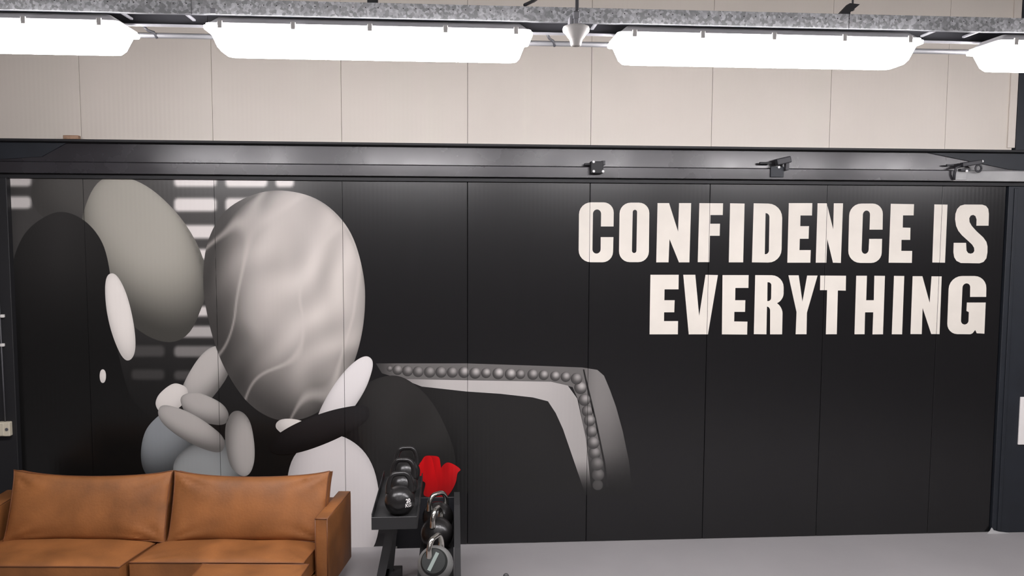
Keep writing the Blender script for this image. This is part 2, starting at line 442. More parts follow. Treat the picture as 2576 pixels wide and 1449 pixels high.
# the chair back with its row of studs
S3 = lambda x, y: (900 + x * 0.30364, 860 + y * 0.30364)
def chairfade(x, y): return 1 - sstep(1120, 1245, y)
def frame_fn(x, y):
    g = 104 + 22 * math.sin(max(0, (x - 1450)) / 38.0) * sstep(1460, 1500, x)
    g -= 42 * sstep(1000, 1230, y)
    return K + (g - K) * chairfade(x, y) * (0.45 + 0.55 * sstep(940, 1010, x))
wall_shape('painted_chair_frame', [[(150, 178), (900, 178), (1500, 198), (1860, 212), (1985, 232), (2040, 280), (2090, 400), (2140, 540), (2195, 740), (2245, 980), (2280, 1270), (1930, 1270), (1890, 820), (1830, 490), (1780, 375), (1600, 330), (380, 312), (200, 260)]], 1, M_paint, mural, frame_fn, 10, S3)
def inner_fn(x, y): return K + 13 * (1 - sstep(980, 1230, y)) * (1 - 0.5 * sstep(1330, 1440, x))
wall_shape('painted_chair_padding', [[(300, 330), (530, 372), (900, 412), (1450, 462), (1580, 495), (1645, 595), (1705, 730), (1850, 1160), (1880, 1250), (300, 1250)]], 1, M_paint, mural, inner_fn, 20, S3)
def light_fn(x, y):
    return K + (186 - 22 * sstep(1300, 1500, x) - K) * (1 - sstep(1150, 1246, y)) * (0.7 + 0.3 * sstep(1000, 1120, x))
wall_shape('painted_chair_edge', [[(370, 308), (900, 318), (1600, 330), (1740, 362), (1818, 470), (1890, 800), (1938, 1270), (1885, 1270), (1850, 1160), (1700, 722), (1640, 590), (1576, 492), (1450, 460), (1180, 430), (900, 411), (530, 370)]], 2, M_paint, mural, light_fn, 10, S3)
def seam_fn(x, y): return K + 14
wall_shape('painted_chair_seam', [[(1864, 228), (1876, 228), (1925, 430), (1975, 640), (2050, 1000), (2075, 1200), (2060, 1200), (2034, 1000), (1960, 640), (1908, 430)]], 3, M_paint, mural, seam_fn, 20, S3)
for i, (x, y, r, t) in enumerate([(265, 222, 24, 150), (330, 232, 42, 160), (412, 240, 45, 150), (500, 247, 45, 150), (595, 250, 47, 155), (690, 250, 47, 160), (783, 252, 45, 165), (880, 252, 47, 190), (972, 258, 48, 185), (1063, 258, 42, 185), (1163, 262, 48, 205), (1265, 268, 48, 200), (1347, 268, 40, 165), (1450, 270, 45, 175), (1540, 275, 42, 180), (1635, 283, 42, 185), (1722, 290, 42, 175), (1812, 305, 48, 160), (1845, 380, 53, 185), (1877, 480, 50, 165), (1903, 572, 48, 150), (1920, 650, 48, 165), (1936, 740, 50, 155), (1950, 835, 52, 160), (1962, 920, 52, 150), (1980, 1010, 56, 130), (1990, 1100, 52, 115), (1988, 1185, 44, 75)]):
    px, py = S3(x, y); R = r * 0.30364
    def stud(qx, qy, px=px, py=py, R=R, t=t):
        u, v = (qx - px) / R, (qy - py) / R; rr = min(1, math.hypot(u, v))
        d = math.hypot(u - 0.2, v + 0.3)
        return 66 + (t - 66) * (1 - sstep(0.0, 1.15, d)) - 12 * sstep(0.8, 1, rr)
    wall_shape('painted_stud', [[(px + R * math.cos(2 * PI * k / 24), py + R * math.sin(2 * PI * k / 24)) for k in range(24)]], 3 + i % 2, M_paint, mural, stud, 4)
# dark and white stones at the foot of the tall one
stone(1020, 1100, 165, 105, 62, 44, 25, L=(0.4, -0.7), layer=5, seed=14, grid=14)
stone(838, 1262, 168, 118, 84, 224, 176, L=(0.3, -0.3), layer=12, seed=15, wob=0.05, tint=(1, 0.975, 0.97))
stone(868, 992, 112, 36, -56, 228, 186, L=(0.2, -0.5), layer=12, seed=16, wob=0.04, tint=(1, 0.98, 0.975))
stone(738, 1076, 44, 22, 10, 226, 186, layer=12, seed=17, wob=0.04)
stone(802, 1082, 136, 38, -21, 30, 15, L=(0.2, -0.6), layer=13, seed=18, grid=12, tint=(1, 0.95, 1))
# the red bloom
def petal(pts, hi, lo, ax, layer):
    def fn(x, y):
        t = sstep(1140, 1262, y); s = sstep(0, 26, abs(x - ax - (y - 1200) * 0.12))
        g = hi + (lo - hi) * max(t * 0.9, 0.55 * (1 - s)); return (g, g * 0.10, g * 0.125)
    wall_shape('painted_petal', [catmull(pts, 6)], layer, M_paint, mural, fn, 5)
petal([(1108, 1180), (1122, 1164), (1138, 1166), (1158, 1180), (1151, 1190), (1146, 1214), (1132, 1240), (1114, 1255), (1096, 1250), (1098, 1215)], 212, 130, 1122, 14)
petal([(1049, 1177), (1060, 1160), (1070, 1147), (1090, 1146), (1104, 1150), (1108, 1166), (1112, 1200), (1112, 1220), (1104, 1242), (1086, 1250), (1066, 1244), (1070, 1215), (1056, 1207), (1053, 1194)], 206, 140, 1088, 15)
petal([(1070, 1150), (1084, 1148), (1090, 1165), (1096, 1195), (1101, 1220), (1095, 1240), (1076, 1246), (1072, 1215), (1066, 1185)], 216, 150, 1076, 16)

# ------------------------------------------------------------------ lettering
slogan = empty('lettering', (5.8, -0.0005, 2.4))
tag(slogan, 'cream block capitals reading CONFIDENCE IS EVERYTHING on the black wall', 'lettering')
SA = lambda x, y: (1420 + x * 0.27606, 480 + y * 0.27606)
SB = lambda x, y: (1960 + x * 0.27606, 480 + y * 0.27606)
def letter(S, outer, *holes):
    wall_shape('letter', [rounded(outer)] + [rounded(h) for h in holes], 1, M_letter, slogan, None, None, S)
letter(SA, [(447, 325, 0), (450, 105, 95), (133, 105, 110), (128, 650, 110), (440, 652, 95), (446, 422, 0), (330, 422, 0), (329, 572, 40), (254, 572, 40), (260, 170, 40), (334, 170, 40), (332, 325, 0)])
letter(SA, [(774, 108, 95), (503, 108, 100), (495, 650, 100), (768, 650, 95)], [(662, 173, 22), (622, 173, 22), (614, 567, 22), (655, 567, 22)])
letter(SA, [(848, 112), (953, 112), (1035, 372), (1044, 112), (1154, 112), (1138, 652), (1043, 652), (957, 440), (948, 652), (836, 652)])
letter(SA, [(1229, 112), (1445, 114), (1442, 221), (1330, 221), (1328, 300), (1417, 300), (1414, 410), (1325, 410), (1320, 650), (1214, 650)])
letter(SA, [(1509, 114), (1641, 116), (1628, 652), (1497, 652)])
letter(SA, [(1724, 114, 0), (1986, 118, 130), (1976, 655, 120), (1708, 652, 0)], [(1832, 203, 0), (1868, 203, 38), (1862, 578, 34), (1825, 578, 0)])
letter(SB, [(88, 112), (302, 112), (299, 225), (194, 225), (192, 322), (272, 322), (268, 437), (188, 437), (185, 540), (288, 540), (284, 655), (74, 655)])
letter(SB, [(350, 114), (434, 114), (492, 350), (498, 114), (582, 114), (562, 657), (490, 655), (438, 440), (430, 655), (333, 655)])
letter(SB, [(942, 354, 0), (946, 116, 95), (640, 116, 110), (627, 656, 110), (932, 658, 95), (938, 438, 0), (820, 438, 0), (813, 574, 38), (750, 574, 38), (764, 180, 38), (829, 180, 38), (823, 354, 0)])
letter(SB, [(1017, 118), (1229, 122), (1225, 224), (1128, 224), (1126, 335), (1196, 337), (1194, 447), (1115, 447), (1113, 547), (1212, 548), (1209, 657), (997, 655)])
letter(SB, [(1414, 124), (1534, 126), (1511, 655), (1395, 653)])
SPTS = [(1796, 318), (1908, 318), (1911, 210), (1905, 165), (1885, 138), (1850, 126), (1690, 125), (1650, 136), (1622, 165), (1606, 210), (1603, 260), (1612, 320), (1632, 365), (1665, 405), (1720, 455), (1758, 490), (1776, 520), (1778, 548), (1766, 566), (1745, 573), (1722, 567), (1707, 545), (1703, 474), (1590, 474), (1587, 560), (1594, 605), (1615, 638), (1655, 658), (1825, 661), (1862, 648), (1888, 615), (1898, 560), (1898, 505), (1888, 465), (1860, 425), (1800, 370), (1755, 320), (1735, 285), (1732, 250), (1745, 226), (1768, 219), (1788, 230), (1799, 262)]
letter(SB, SPTS)
letter(SA, [(783, 765), (1041, 765), (1039, 898), (912, 898), (910, 997), (1004, 997), (1000, 1107), (908, 1107), (907, 1187), (1035, 1187), (1033, 1308), (775, 1308)])
letter(SA, [(1082, 765), (1192, 765), (1227, 1140), (1285, 765), (1398, 768), (1307, 1308), (1132, 1308)])
letter(SA, [(1440, 768), (1678, 768), (1676, 885), (1557, 885), (1555, 997), (1648, 997), (1645, 1103), (1548, 1103), (1546, 1190), (1667, 1192), (1664, 1310), (1434, 1308)])
letter(SA, [(1738, 768, 0), (1998, 770, 110), (1996, 992, 55), (1936, 1024, 0), (1988, 1062, 55), (1983, 1308, 0), (1873, 1308, 0), (1874, 1055, 40), (1845, 1055, 0), (1840, 1308, 0), (1725, 1306, 0)], [(1850, 833, 0), (1885, 833, 28), (1882, 1005, 28), (1848, 1005, 0)])
letter(SB, [(84, 770), (178, 770), (212, 1010), (255, 772), (350, 772), (253, 1110), (249, 1307), (150, 1307), (158, 1105)])
letter(SB, [(374, 772), (609, 774), (607, 910), (535, 908), (525, 1307), (425, 1307), (437, 905), (372, 905)])
letter(SB, [(702, 774), (800, 774), (793, 997), (862, 997), (867, 774), (964, 775), (946, 1308), (850, 1308), (857, 1107), (783, 1107), (778, 1307), (686, 1307)])
letter(SB, [(1046, 775), (1140, 776), (1120, 1308), (1026, 1307)])
letter(SB, [(1216, 778), (1305, 778), (1371, 1020), (1388, 779), (1481, 780), (1461, 1306), (1385, 1305), (1307, 1068), (1299, 1306), (1196, 1305)])
letter(SB, [(1886, 967, 0), (1890, 776, 110), (1548, 776, 120), (1528, 1305, 95), (1755, 1307, 20), (1786, 1268, 0), (1800, 1298, 0), (1870, 1302, 0), (1882, 1018, 0), (1710, 1018, 0), (1706, 1095, 0), (1728, 1105, 0), (1724, 1218, 36), (1655, 1218, 36), (1672, 845, 36), (1741, 842, 36), (1739, 967, 0)])

# ------------------------------------------------------------------ galvanized cable tray with its lamps
TY0, TY1 = -2.72, -2.46
TZ0, TZ1 = 3.619, 3.689
tray = empty('cable_tray', (3.4, (TY0 + TY1) / 2, TZ0))
tag(tray, 'spangled galvanized cable tray running across above the fluorescent lamps', 'cable tray')
TO = Vector((3.4, (TY0 + TY1) / 2, TZ0))
def tpart(name, bm, material, smooth=False):
    bmesh.ops.translate(bm, vec=-TO, verts=bm.verts[:])
    return link(name, bm, material, tray, smooth)
TX = [-1.9, 1.69, 4.8, 9.4]
for a, b in zip(TX, TX[1:]):
    tpart('front_side', boxbm(a + 0.0015, b - 0.0015, TY0 - 0.003, TY0, TZ0, TZ1, bev=0.001, seg=1), M_galv)
    tpart('back_side', boxbm(a + 0.0015, b - 0.0015, TY1, TY1 + 0.003, TZ0, TZ1, bev=0.001, seg=1), M_galv)
    tpart('inner_shade', boxbm(a + 0.0015, b - 0.0015, TY1 - 0.012, TY1 - 0.001, TZ0 + 0.004, TZ1 - 0.005), M_trayshade)  # added dark strip in place of the shade inside the tray
tpart('top_plate', boxbm(TX[0], TX[-1], TY0, TY1, TZ1 - 0.004, TZ1 - 0.001), M_beam_dark)
tpart('front_lip', boxbm(TX[0], TX[-1], TY0, TY0 + 0.02, TZ0, TZ0 + 0.003), M_trayshade)
tpart('back_lip', boxbm(TX[0], TX[-1], TY1 - 0.045, TY1, TZ0, TZ0 + 0.003), M_greyclip)
bm = bmesh.new()
x = TX[0] + 0.03
while x < TX[-1]:
    lathe(bm, [(0.0028, 0), (0.0028, 0.0006)], 8, (x, TY0 - 0.0031, TZ0 + 0.047), Vector((0, -1, 0))); x += 0.058
o = tpart('perforations', bm, M_darkclip); o['kind'] = 'stuff'
for px in (323, 482, 1493, 2331, 2437):
    c = at(px, 52, -2.55); bm = bmesh.new()
    box(bm, c.x - 0.008, c.x + 0.008, TY0 + 0.07, TY1 - 0.05, TZ0 + 0.018, TZ0 + 0.028, bev=0.002, seg=1)
    box(bm, c.x - 0.005, c.x + 0.005, -2.595, -2.585, TZ0 + 0.028, TZ1 - 0.003)
    tpart('tray_clip', bm, M_greyclip)
for px in (536,):
    c = at(px, 50, TY0 - 0.01); tpart('side_clip', boxbm(c.x - 0.012, c.x + 0.012, TY0 - 0.008, TY0 - 0.003, TZ0 + 0.001, TZ0 + 0.028, bev=0.002, seg=1), M_greyclip)

# conduit behind the tray
cz = at(1450, 111, -2.38).z
bm = bmesh.new(); tube(bm, [(-1.9, -2.38, cz), (9.0, -2.38, cz)], 0.013, 12)
con = link('conduit_pipe', bm, M_pipe, smooth=True, auto=40)
tag(con, 'thin round metal conduit running behind the cable tray', 'pipe')
for px in (390, 1390):
    c = at(px, 90, -2.38)
    bm = bmesh.new(); tube(bm, [(c.x - 0.035, -2.44, TZ0 + 0.01), (c.x - 0.02, -2.42, TZ0 - 0.01), (c.x, -2.395, cz + 0.012), (c.x + 0.012, -2.385, cz - 0.016)], 0.007, 6)
    link('conduit_clip', bm, M_darkclip, con, True)

# twin-tube weatherproof lamps
def rrect(bm, z, L, W, r, n=4):
    vs = []
    for cx, cy, a0 in ((L / 2 - r, W / 2 - r, 0), (-L / 2 + r, W / 2 - r, 90), (-L / 2 + r, -W / 2 + r, 180), (L / 2 - r, -W / 2 + r, 270)):
        for k in range(n + 1):
            a = math.radians(a0 + 90 * k / n); vs.append(bm.verts.new((cx + r * math.cos(a), cy + r * math.sin(a), z)))
    return vs
def stack(levels, n=4):
    bm = bmesh.new(); rings = [rrect(bm, *l, n) for l in levels]
    for A, B in zip(rings, rings[1:]):
        for i in range(len(A)):
            j = (i + 1) % len(A); bm.faces.new((A[i], A[j], B[j], B[i]))
    bm.faces.new(rings[0]); bm.faces.new(rings[-1][::-1])
    bmesh.ops.recalc_face_normals(bm, faces=bm.faces[:]); return bm
LL, LW = 1.512, 0.262
def lamp_proto(lens_mat):
    t = empty('fluorescent_lamp', (0, 0, 0))
    link('housing', stack([(0.0, LL - 0.10, 0.19, 0.02), (-0.03, LL - 0.03, LW - 0.02, 0.025), (-0.034, LL, LW, 0.03), (-0.046, LL, LW, 0.03)]), M_lampbody, t, True, auto=35)
    link('diffuser', stack([(-0.0462, LL + 0.012, LW + 0.024, 0.03), (-0.060, LL + 0.010, LW + 0.022, 0.03), (-0.064, LL - 0.03, LW - 0.02, 0.03), (-0.132, LL - 0.085, LW - 0.06, 0.03), (-0.150, LL - 0.115, LW - 0.09, 0.03), (-0.154, LL - 0.15, LW - 0.12, 0.03)]), lens_mat, t, True, auto=35)
    for sx in (-0.68, -0.35, 0, 0.35, 0.68):
        for sy in (-1, 1):
            y0 = sy * (LW / 2 + 0.015)
            link('lamp_clip', boxbm(sx - 0.011, sx + 0.011, y0 - 0.004, y0 + 0.004, -0.062, -0.028, bev=0.002, seg=1), M_plastic, t)
    return t
LY = (TY0 + TY1) / 2
lamp = lamp_proto(M_lens)
LXS = [0.605, 2.500, 4.425, 6.325, 8.235]  # last lamp is added, out of view, to brighten the right end
LAB = ['white fluorescent lamp cut off by the left edge of the photo',
       'white fluorescent lamp on the tray left of the white sensor',
       'white fluorescent lamp on the tray right of the white sensor',
       'white fluorescent lamp cut off by the right edge of the photo',
       'added unseen fluorescent lamp on the tray beyond the right edge of the photo']
for i, x in enumerate(LXS):
    o = lamp if i == 0 else copy_tree(lamp)
    o.location = (x, LY, TZ0 - 0.0005); o['label'] = LAB[i]; o['category'] = 'lamp'; o['group'] = 'fluorescent lamps under the cable tray'
fill_lamp = lamp_proto(M_lens_fill)  # added fill lamps, unseen, lighting the room from behind the camera
HP = [(x, y) for y in (-6.4, -9.6) for x in (0.6, 3.6, 6.6)]
for i, (x, y) in enumerate(HP):
    o = fill_lamp if i == 0 else copy_tree(fill_lamp)
    o.location = (x, y, ZC - 0.001)
    o['label'] = '%s added fill lamp of the %s unseen row behind the camera' % (('left', 'middle', 'right')[i % 3], ('nearer', 'farther')[i // 3]); o['category'] = 'lamp'; o['group'] = 'added fill lamps behind the camera'

# white sensor on the tray
c = at(1449, 90, TY0 - 0.072)
sen = empty('sensor', (c.x, c.y, c.z)); tag(sen, 'small white mushroom-shaped sensor on the tray between two lamps', 'sensor')
bm = bmesh.new(); lathe(bm, [(0.012, 0.046), (0.045, 0.046), (0.060, 0.040), (0.0635, 0.030), (0.061, 0.018), (0.048, 0.006), (0.042, -0.004), (0.034, -0.014), (0.030, -0.018), (0.024, -0.045), (0.018, -0.048), (0.017, -0.040), (0, -0.040)], 40)
link('sensor_head', bm, M_plastic, sen, True, auto=50)
bm = bmesh.new(); lathe(bm, [(0.014, 0.046), (0.014, 0.075), (0.017, 0.076), (0.017, 0.105), (0.010, 0.112)], 20)
link('cable_gland', bm, M_greyclip, sen, True, auto=40)
bm = bmesh.new(); tube(bm, smooth_path([(0.003, 0, 0.112), (0.003, 0.0, 0.17), (-0.001, 0.005, 0.24), (-0.02, 0.02, 0.4), (-0.05, 0.03, 0.8), (-0.06, 0.03, ZC - c.z)]), 0.0085, 10)
link('sensor_cable', bm, M_cable, sen, True)
link('sensor_bracket', boxbm(-0.030, -0.014, 0.0, 0.0685, 0.03, 0.09, bev=0.002, seg=1), M_greyclip, sen)

a, b = at(1320, 27, TY0 + 0.02), at(1362, -12, -2.45)
bm = bmesh.new(); tube(bm, smooth_path([(a.x, a.y, TZ1 + 0.012), ((a.x + b.x) / 2, -2.6, (a.z + b.z) / 2 + 0.004), b, (b.x + 0.4, -2.2, b.z + 0.35), (b.x + 0.7, -2.0, ZC)]), 0.008, 10)
tag(link('cable', bm, M_cable, smooth=True), 'dark cable rising obliquely from the tray left of the sensor', 'cable')

def hanger(px, y0, y1, label, bent):
    c = at(px, y1, -2.59)
    h = empty('tray_hanger', (c.x, -2.59, TZ1)); tag(h, label, 'hanger', 'hangers of the cable tray')
    if bent:
        q = [at(x, y, -2.60) for x, y in ((2114, 42), (2137, 42), (2137, 32), (2161, 12), (2136, 9), (2114, 32))]
        bm = bmesh.new(); prism(bm, [(v.x - c.x, v.z - TZ1) for v in q], 1, -0.02, 0.02)
        s = link('strap', bm, M_darkclip, h)
        bm = bmesh.new(); r = at(2145, 10, -2.59); tube(bm, [(r.x - c.x, 0, r.z - TZ1 - 0.035), (r.x - c.x, 0, ZC - TZ1)], 0.005, 8)
        link('rod', bm, M_greyclip, h, True)
        bm = bmesh.new(); lathe(bm, [(0.011, 0), (0.011, 0.012)], 6, (r.x - c.x, 0, r.z - TZ1 - 0.03)); link('nut', bm, M_greyclip, h)
    else:
        link('strap', boxbm(-0.024, 0.024, -0.03, 0.02, -0.004, 0.06, bev=0.003, seg=1), M_darkclip, h)
        bm = bmesh.new(); tube(bm, [(0, 0, 0.05), (0, 0, ZC - TZ1)], 0.005, 8); link('rod', bm, M_greyclip, h, True)
hanger(938, 0, 14, 'dark strap hanger on the tray above the second lamp', False)
hanger(2126, 0, 42, 'dark bent strap hanger on the tray above the third lamp', True)

# ------------------------------------------------------------------ clamps on the beam, wood shim
def clamp(px, py, kind, label):
    c = at(px, py, -0.10)
    t = empty('beam_clamp', (c.x, -0.085, c.z)); tag(t, label, 'clamp', 'small clamps on the beam rail')
    if kind == 0:
        link('clamp_body', boxbm(-0.055, 0.045, -0.07, 0.0, -0.05, 0.045, bev=0.006), M_beam_dark, t)
        link('clamp_arm', boxbm(-0.10, -0.05, -0.03, 0.0, 0.015, 0.032, bev=0.003), M_beam_dark, t)
        link('clamp_block', boxbm(0.032, 0.062, -0.06, -0.012, 0.015, 0.05, bev=0.003), M_darkclip, t)
        bolts = [(-0.033, -0.035), (0.042, -0.035), (-0.035, 0.04)]; yb = -0.07
    elif kind == 1:
        link('clamp_plate', boxbm(-0.055, 0.055, -0.015, 0.0, -0.085, 0.0, bev=0.003), M_column, t)
        bm = boxbm(-0.06, 0.06, -0.07, -0.005, -0.026, 0.026, bev=0.008)
        bmesh.ops.rotate(bm, cent=(0, 0, 0), matrix=Matrix.Rotation(math.radians(-13), 3, 'Y'), verts=bm.verts[:]); bmesh.ops.translate(bm, vec=(0.035, 0, 0.045), verts=bm.verts[:])
        link('clamp_body', bm, M_darkclip, t)
        link('clamp_arm', boxbm(-0.15, -0.05, -0.02, 0.0, 0.018, 0.036, bev=0.004), M_beam_dark, t)
        link('clamp_hook', boxbm(0.055, 0.085, -0.05, -0.01, -0.03, 0.03, bev=0.004), M_darkclip, t)
        bolts = [(0.012, -0.005)]; yb = -0.015
    else:
        link('clamp_plate', boxbm(-0.08, 0.02, -0.012, 0.0, -0.095, -0.015, bev=0.003), M_lightrail, t)
        bm = boxbm(-0.085, 0.085, -0.07, -0.02, -0.018, 0.018, bev=0.007)
        bmesh.ops.rotate(bm, cent=(0, 0, 0), matrix=Matrix.Rotation(math.radians(-9), 3, 'Y'), verts=bm.verts[:]); bmesh.ops.translate(bm, vec=(0.03, 0, 0.04), verts=bm.verts[:])
        link('clamp_body', bm, M_darkclip, t)
        bm = bmesh.new(); tube(bm, [(-0.055, -0.04, 0.02), (-0.095, -0.04, 0.005), (-0.10, -0.03, -0.05), (-0.09, -0.012, -0.09)], 0.011, 8); link('clamp_arm', bm, M_darkclip, t, True)
        bm = bmesh.new(); tube(bm, [(0.095 + 0.025 * math.cos(q), -0.045, 0.0 + 0.028 * math.sin(q)) for q in [2 * PI * k / 20 for k in range(21)]], 0.008, 8); link('clamp_ring', bm, M_darkclip, t, True)
        link('clamp_jaw', boxbm(-0.06, 0.02, -0.055, -0.012, -0.022, -0.004, bev=0.003), M_darkclip, t)
        bm = boxbm(-0.16, -0.10, -0.02, 0.0, 0.022, 0.034, bev=0.003); link('clamp_tail', bm, M_darkclip, t)
        bolts = [(-0.012, -0.022), (0.118, 0.058)]; yb = -0.055
    for bx, bz in bolts:
        bm = bmesh.new(); lathe(bm, [(0.011, 0.0), (0.011, 0.005), (0.007, 0.009), (0, 0.01)], 12, (bx, yb + 0.001, bz), Vector((0, -1, 0)))
        tag(link('bolt', bm, M_bolt, t, True), 'bright bolt head')
clamp(1501, 421, 0, 'dark clamp on the beam above the letter C')
clamp(1956, 419, 1, 'dark clamp with one bolt on the beam above the letter D')
clamp(2428, 424, 2, 'dark ringed clamp at the bare grey end of the beam')
c = at(180, 347, -0.10)
bm = boxbm(-0.055, 0.055, -0.025, 0.025, 0, 0.030, bev=0.003, seg=1)
tag(link('wood_shim', bm, M_wood, loc=(c.x, -0.095, 3.302)), 'small brown wooden shim lying on the beam at far left', 'shim')

# ------------------------------------------------------------------ socket and cable on the left column, sign at right edge
c = at(14, 1078, -0.075)
so = empty('socket_box', (c.x, -0.06, c.z)); tag(so, 'ivory socket box on the black column at the left edge', 'socket')
link('box_body', boxbm(-0.046, 0.046, -0.045, 0, -0.056, 0.056, bev=0.006), M_ivory, so)
link('cover', boxbm(-0.040, 0.004, -0.052, -0.044, -0.050, 0.050, bev=0.004), M_ivory, so)
bm = bmesh.new(); lathe(bm, [(0.012, 0), (0.012, 0.004), (0.004, 0.004), (0, 0.001)], 16, (0.024, -0.0445, 0), Vector((0, -1, 0))); link('outlet', bm, M_cable, so)
z1 = at(6, 690, -0.07).z - c.z
bm = bmesh.new(); tube(bm, [(0.0, -0.015, 0.055), (-0.004, -0.015, z1 * 0.5), (-0.010, -0.012, z1), (-0.012, -0.012, 3.0 - c.z)], 0.006, 8)
link('supply_cable', bm, M_cable, so, True)
for py in (795, 868):
    d = at(7, py, -0.075); link('cable_clip', boxbm(d.x - c.x - 0.016, d.x - c.x + 0.010, -0.026, 0, d.z - c.z - 0.012, d.z - c.z + 0.012, bev=0.003, seg=1), M_plastic, so)
a, b = at(2571, 1000, -0.05), at(2571, 1120, -0.05)
sg = link('wall_plate', boxbm(0, 0.25, -0.012, 0, 0, a.z - b.z, bev=0.002, seg=1), M_whiteprint, loc=(a.x, -0.0225, b.z))
tag(sg, 'white plate on the dark column at the right edge', 'plate')
c = at(2512, 1341, -0.02)
bm = bmesh.new(); prism(bm, [(-0.05, 0), (0.14, 0), (0.06, 0.012), (0.0, 0.028), (-0.015, 0.05), (-0.03, 0.02)], 1, -0.012, 0.0)
tag(link('floor_skirt_scrap', bm, M_dust, loc=(XEND + 0.02, -0.024, 0.0)), 'pale torn scrap of floor skirting at the right wall corner', 'scrap')

# ------------------------------------------------------------------ sofa
def cushion(w, h, d, puff, sag=0.0, pinch=0.03, seed=0, wr=0.006, edge=None, nu=34, nv=22):
    """upholstered cushion in the x-z plane (front at -y): w wide, h high, d thick at the seams"""
    bm = bmesh.new(); grid = {}
    def outline(u, v):
        x = u * w / 2 * (1 - 0.012 * (1 - v * v)); z = v * h / 2
        z -= sag * (1 - u * u) * max(0, v); z += sag * 0.25 * (1 - u * u) * max(0, -v)
        k = (abs(u) ** 8) * (abs(v) ** 8); return x * (1 + pinch * k * 0.3), z * (1 + pinch * k)
    for s in (-1, 1):
        for i in range(nu + 1):
            for j in range(nv + 1):
                u, v = -1 + 2 * i / nu, -1 + 2 * j / nv
                uu, vv = math.sin(u * PI / 2) * 0.35 + u * 0.65, math.sin(v * PI / 2) * 0.35 + v * 0.65
                x, z = outline(uu, vv)
                f = ((1 - abs(uu) ** 2.6) * (1 - abs(vv) ** 2.6)) ** 0.55
                y = s * (d / 2 + puff * f)
                rad = math.hypot(1 - abs(uu), 1 - abs(vv))
                cr = math.exp(-(rad / 0.45) ** 2)                    # creases fanning out of the corners
                ang = math.atan2(1 - abs(vv), 1 - abs(uu) + 1e-5)
                y += s * wr * cr * math.sin(ang * 9 + seed) * min(1, f * 3)
                y += s * wr * 0.9 * noise.noise((x * 4 + seed, z * 4, seed)) * min(1, f * 2)
                grid[s, i, j] = bm.verts.new((x, y, z))
    for i in range(nu):
        for j in range(nv):
            bm.faces.new([grid[-1, a, b] for a, b in ((i, j), (i + 1, j), (i + 1, j + 1), (i, j + 1))])
            bm.faces.new([grid[1, a, b] for a, b in ((i, j), (i, j + 1), (i + 1, j + 1), (i + 1, j))])
    rim = [(i, 0) for i in range(nu)] + [(nu, j) for j in range(nv)] + [(i, nv) for i in range(nu, 0, -1)] + [(0, j) for j in range(nv, 0, -1)]
    for k in range(len(rim)):
        a, b = rim[k], rim[(k + 1) % len(rim)]
        bm.faces.new((grid[-1, a[0], a[1]], grid[1, a[0], a[1]], grid[1, b[0], b[1]], grid[-1, b[0], b[1]]))
    bmesh.ops.recalc_face_normals(bm, faces=bm.faces[:])
    edges = {s: [grid[s, a, b].co.copy() for a, b in rim] for s in (-1, 1)}
    return bm, edges
def add_cushion(name, parent, M, *args, **kw):
    bm, edges = cushion(*args, **kw)
    bm.transform(M); o = link(name, bm, M_leather, parent, True, auto=50)
    for s in (-1, 1):
        bm = bmesh.new(); P = [M @ p for p in edges[s]]; tube(bm, P + [P[0]], 0.0042, 6)
        link('piping', bm, M_leather_dark, o, True)
    return o
sofa = empty('sofa', (0.83, -0.87, 0), math.radians(-4)); tag(sofa, 'wide cognac leather sofa with two loose back cushions against the mural', 'sofa')
SX0, SX1, SH = -1.16, 1.125, 0.44
TILT = Matrix.Rotation(math.radians(-19), 4, 'X')
for sx, wd, sd in ((-0.538, 1.125, 1.0), (0.602, 1.10, 4.2)):
    M = Matrix.Translation((sx, 0.028, SH - 0.02)) @ TILT @ Matrix.Translation((0, 0.0, 0.235))
    add_cushion('back_cushion', sofa, M, wd, 0.475, 0.10, 0.062, 0.034, 0.045, seed=sd, wr=0.011)
LAY = Matrix.Rotation(math.radians(-90), 4, 'X')
def seat(x0, x1, y0, y1, seed, shear=0.0):
    M = Matrix.Translation(((x0 + x1) / 2, (y0 + y1) / 2, SH - 0.100)) @ LAY
    S = Matrix.Identity(4); S[0][1] = shear
    add_cushion('seat_cushion', sofa, S @ M, x1 - x0, y1 - y0, 0.15, 0.034, 0.0, 0.02, seed=seed, wr=0.009)
seat(SX0, -0.035, -0.41, 0.22, 2.2, 0.17)
seat(-0.025, SX1, -0.34, 0.22, 5.0, 0.12)
link('base', boxbm(SX0, SX1, -0.32, 0.36, 0.13, 0.245, bev=0.012), M_leather, sofa, True, auto=40)
link('back_panel', boxbm(SX0 - 0.10, SX1 + 0.02, 0.26, 0.385, 0.13, 0.62, bev=0.012), M_leather, sofa, True, auto=40)
def arm(x0, x1, sh):
    bm = boxbm(x0, x1, -0.17, 0.41, 0.14, 0.66, bev=0.016, seg=3)
    for v in bm.verts:
        v.co.x += sh * (v.co.y + 0.17)
    o = link('arm', bm, M_leather, sofa, True, auto=40)
    for y, e in ((-0.1735, 0.0), ):
        bm = bmesh.new()
        for xa in (x0 + 0.006, x1 - 0.006):
            tube(bm, [(xa, y + 0.006, 0.15), (xa, y + 0.006, 0.652), (xa + sh * 0.57, 0.40, 0.655)], 0.0045, 6)
        tube(bm, [(x0 + 0.006, y + 0.006, 0.652), (x1 - 0.006, y + 0.006, 0.652)], 0.0045, 6)
        link('piping', bm, M_leather_dark, o, True)
arm(1.118, 1.212, 0.08)
arm(-1.31, -1.165, -0.04)
for x in (SX0 + 0.05, SX1 - 0.05):
    for y in (-0.33, 0.30):
        bm = bmesh.new(); lathe(bm, [(0.018, 0), (0.024, 0.13)], 14, (x, y, 0)); link('foot', bm, M_darkclip, sofa, True, auto=40)
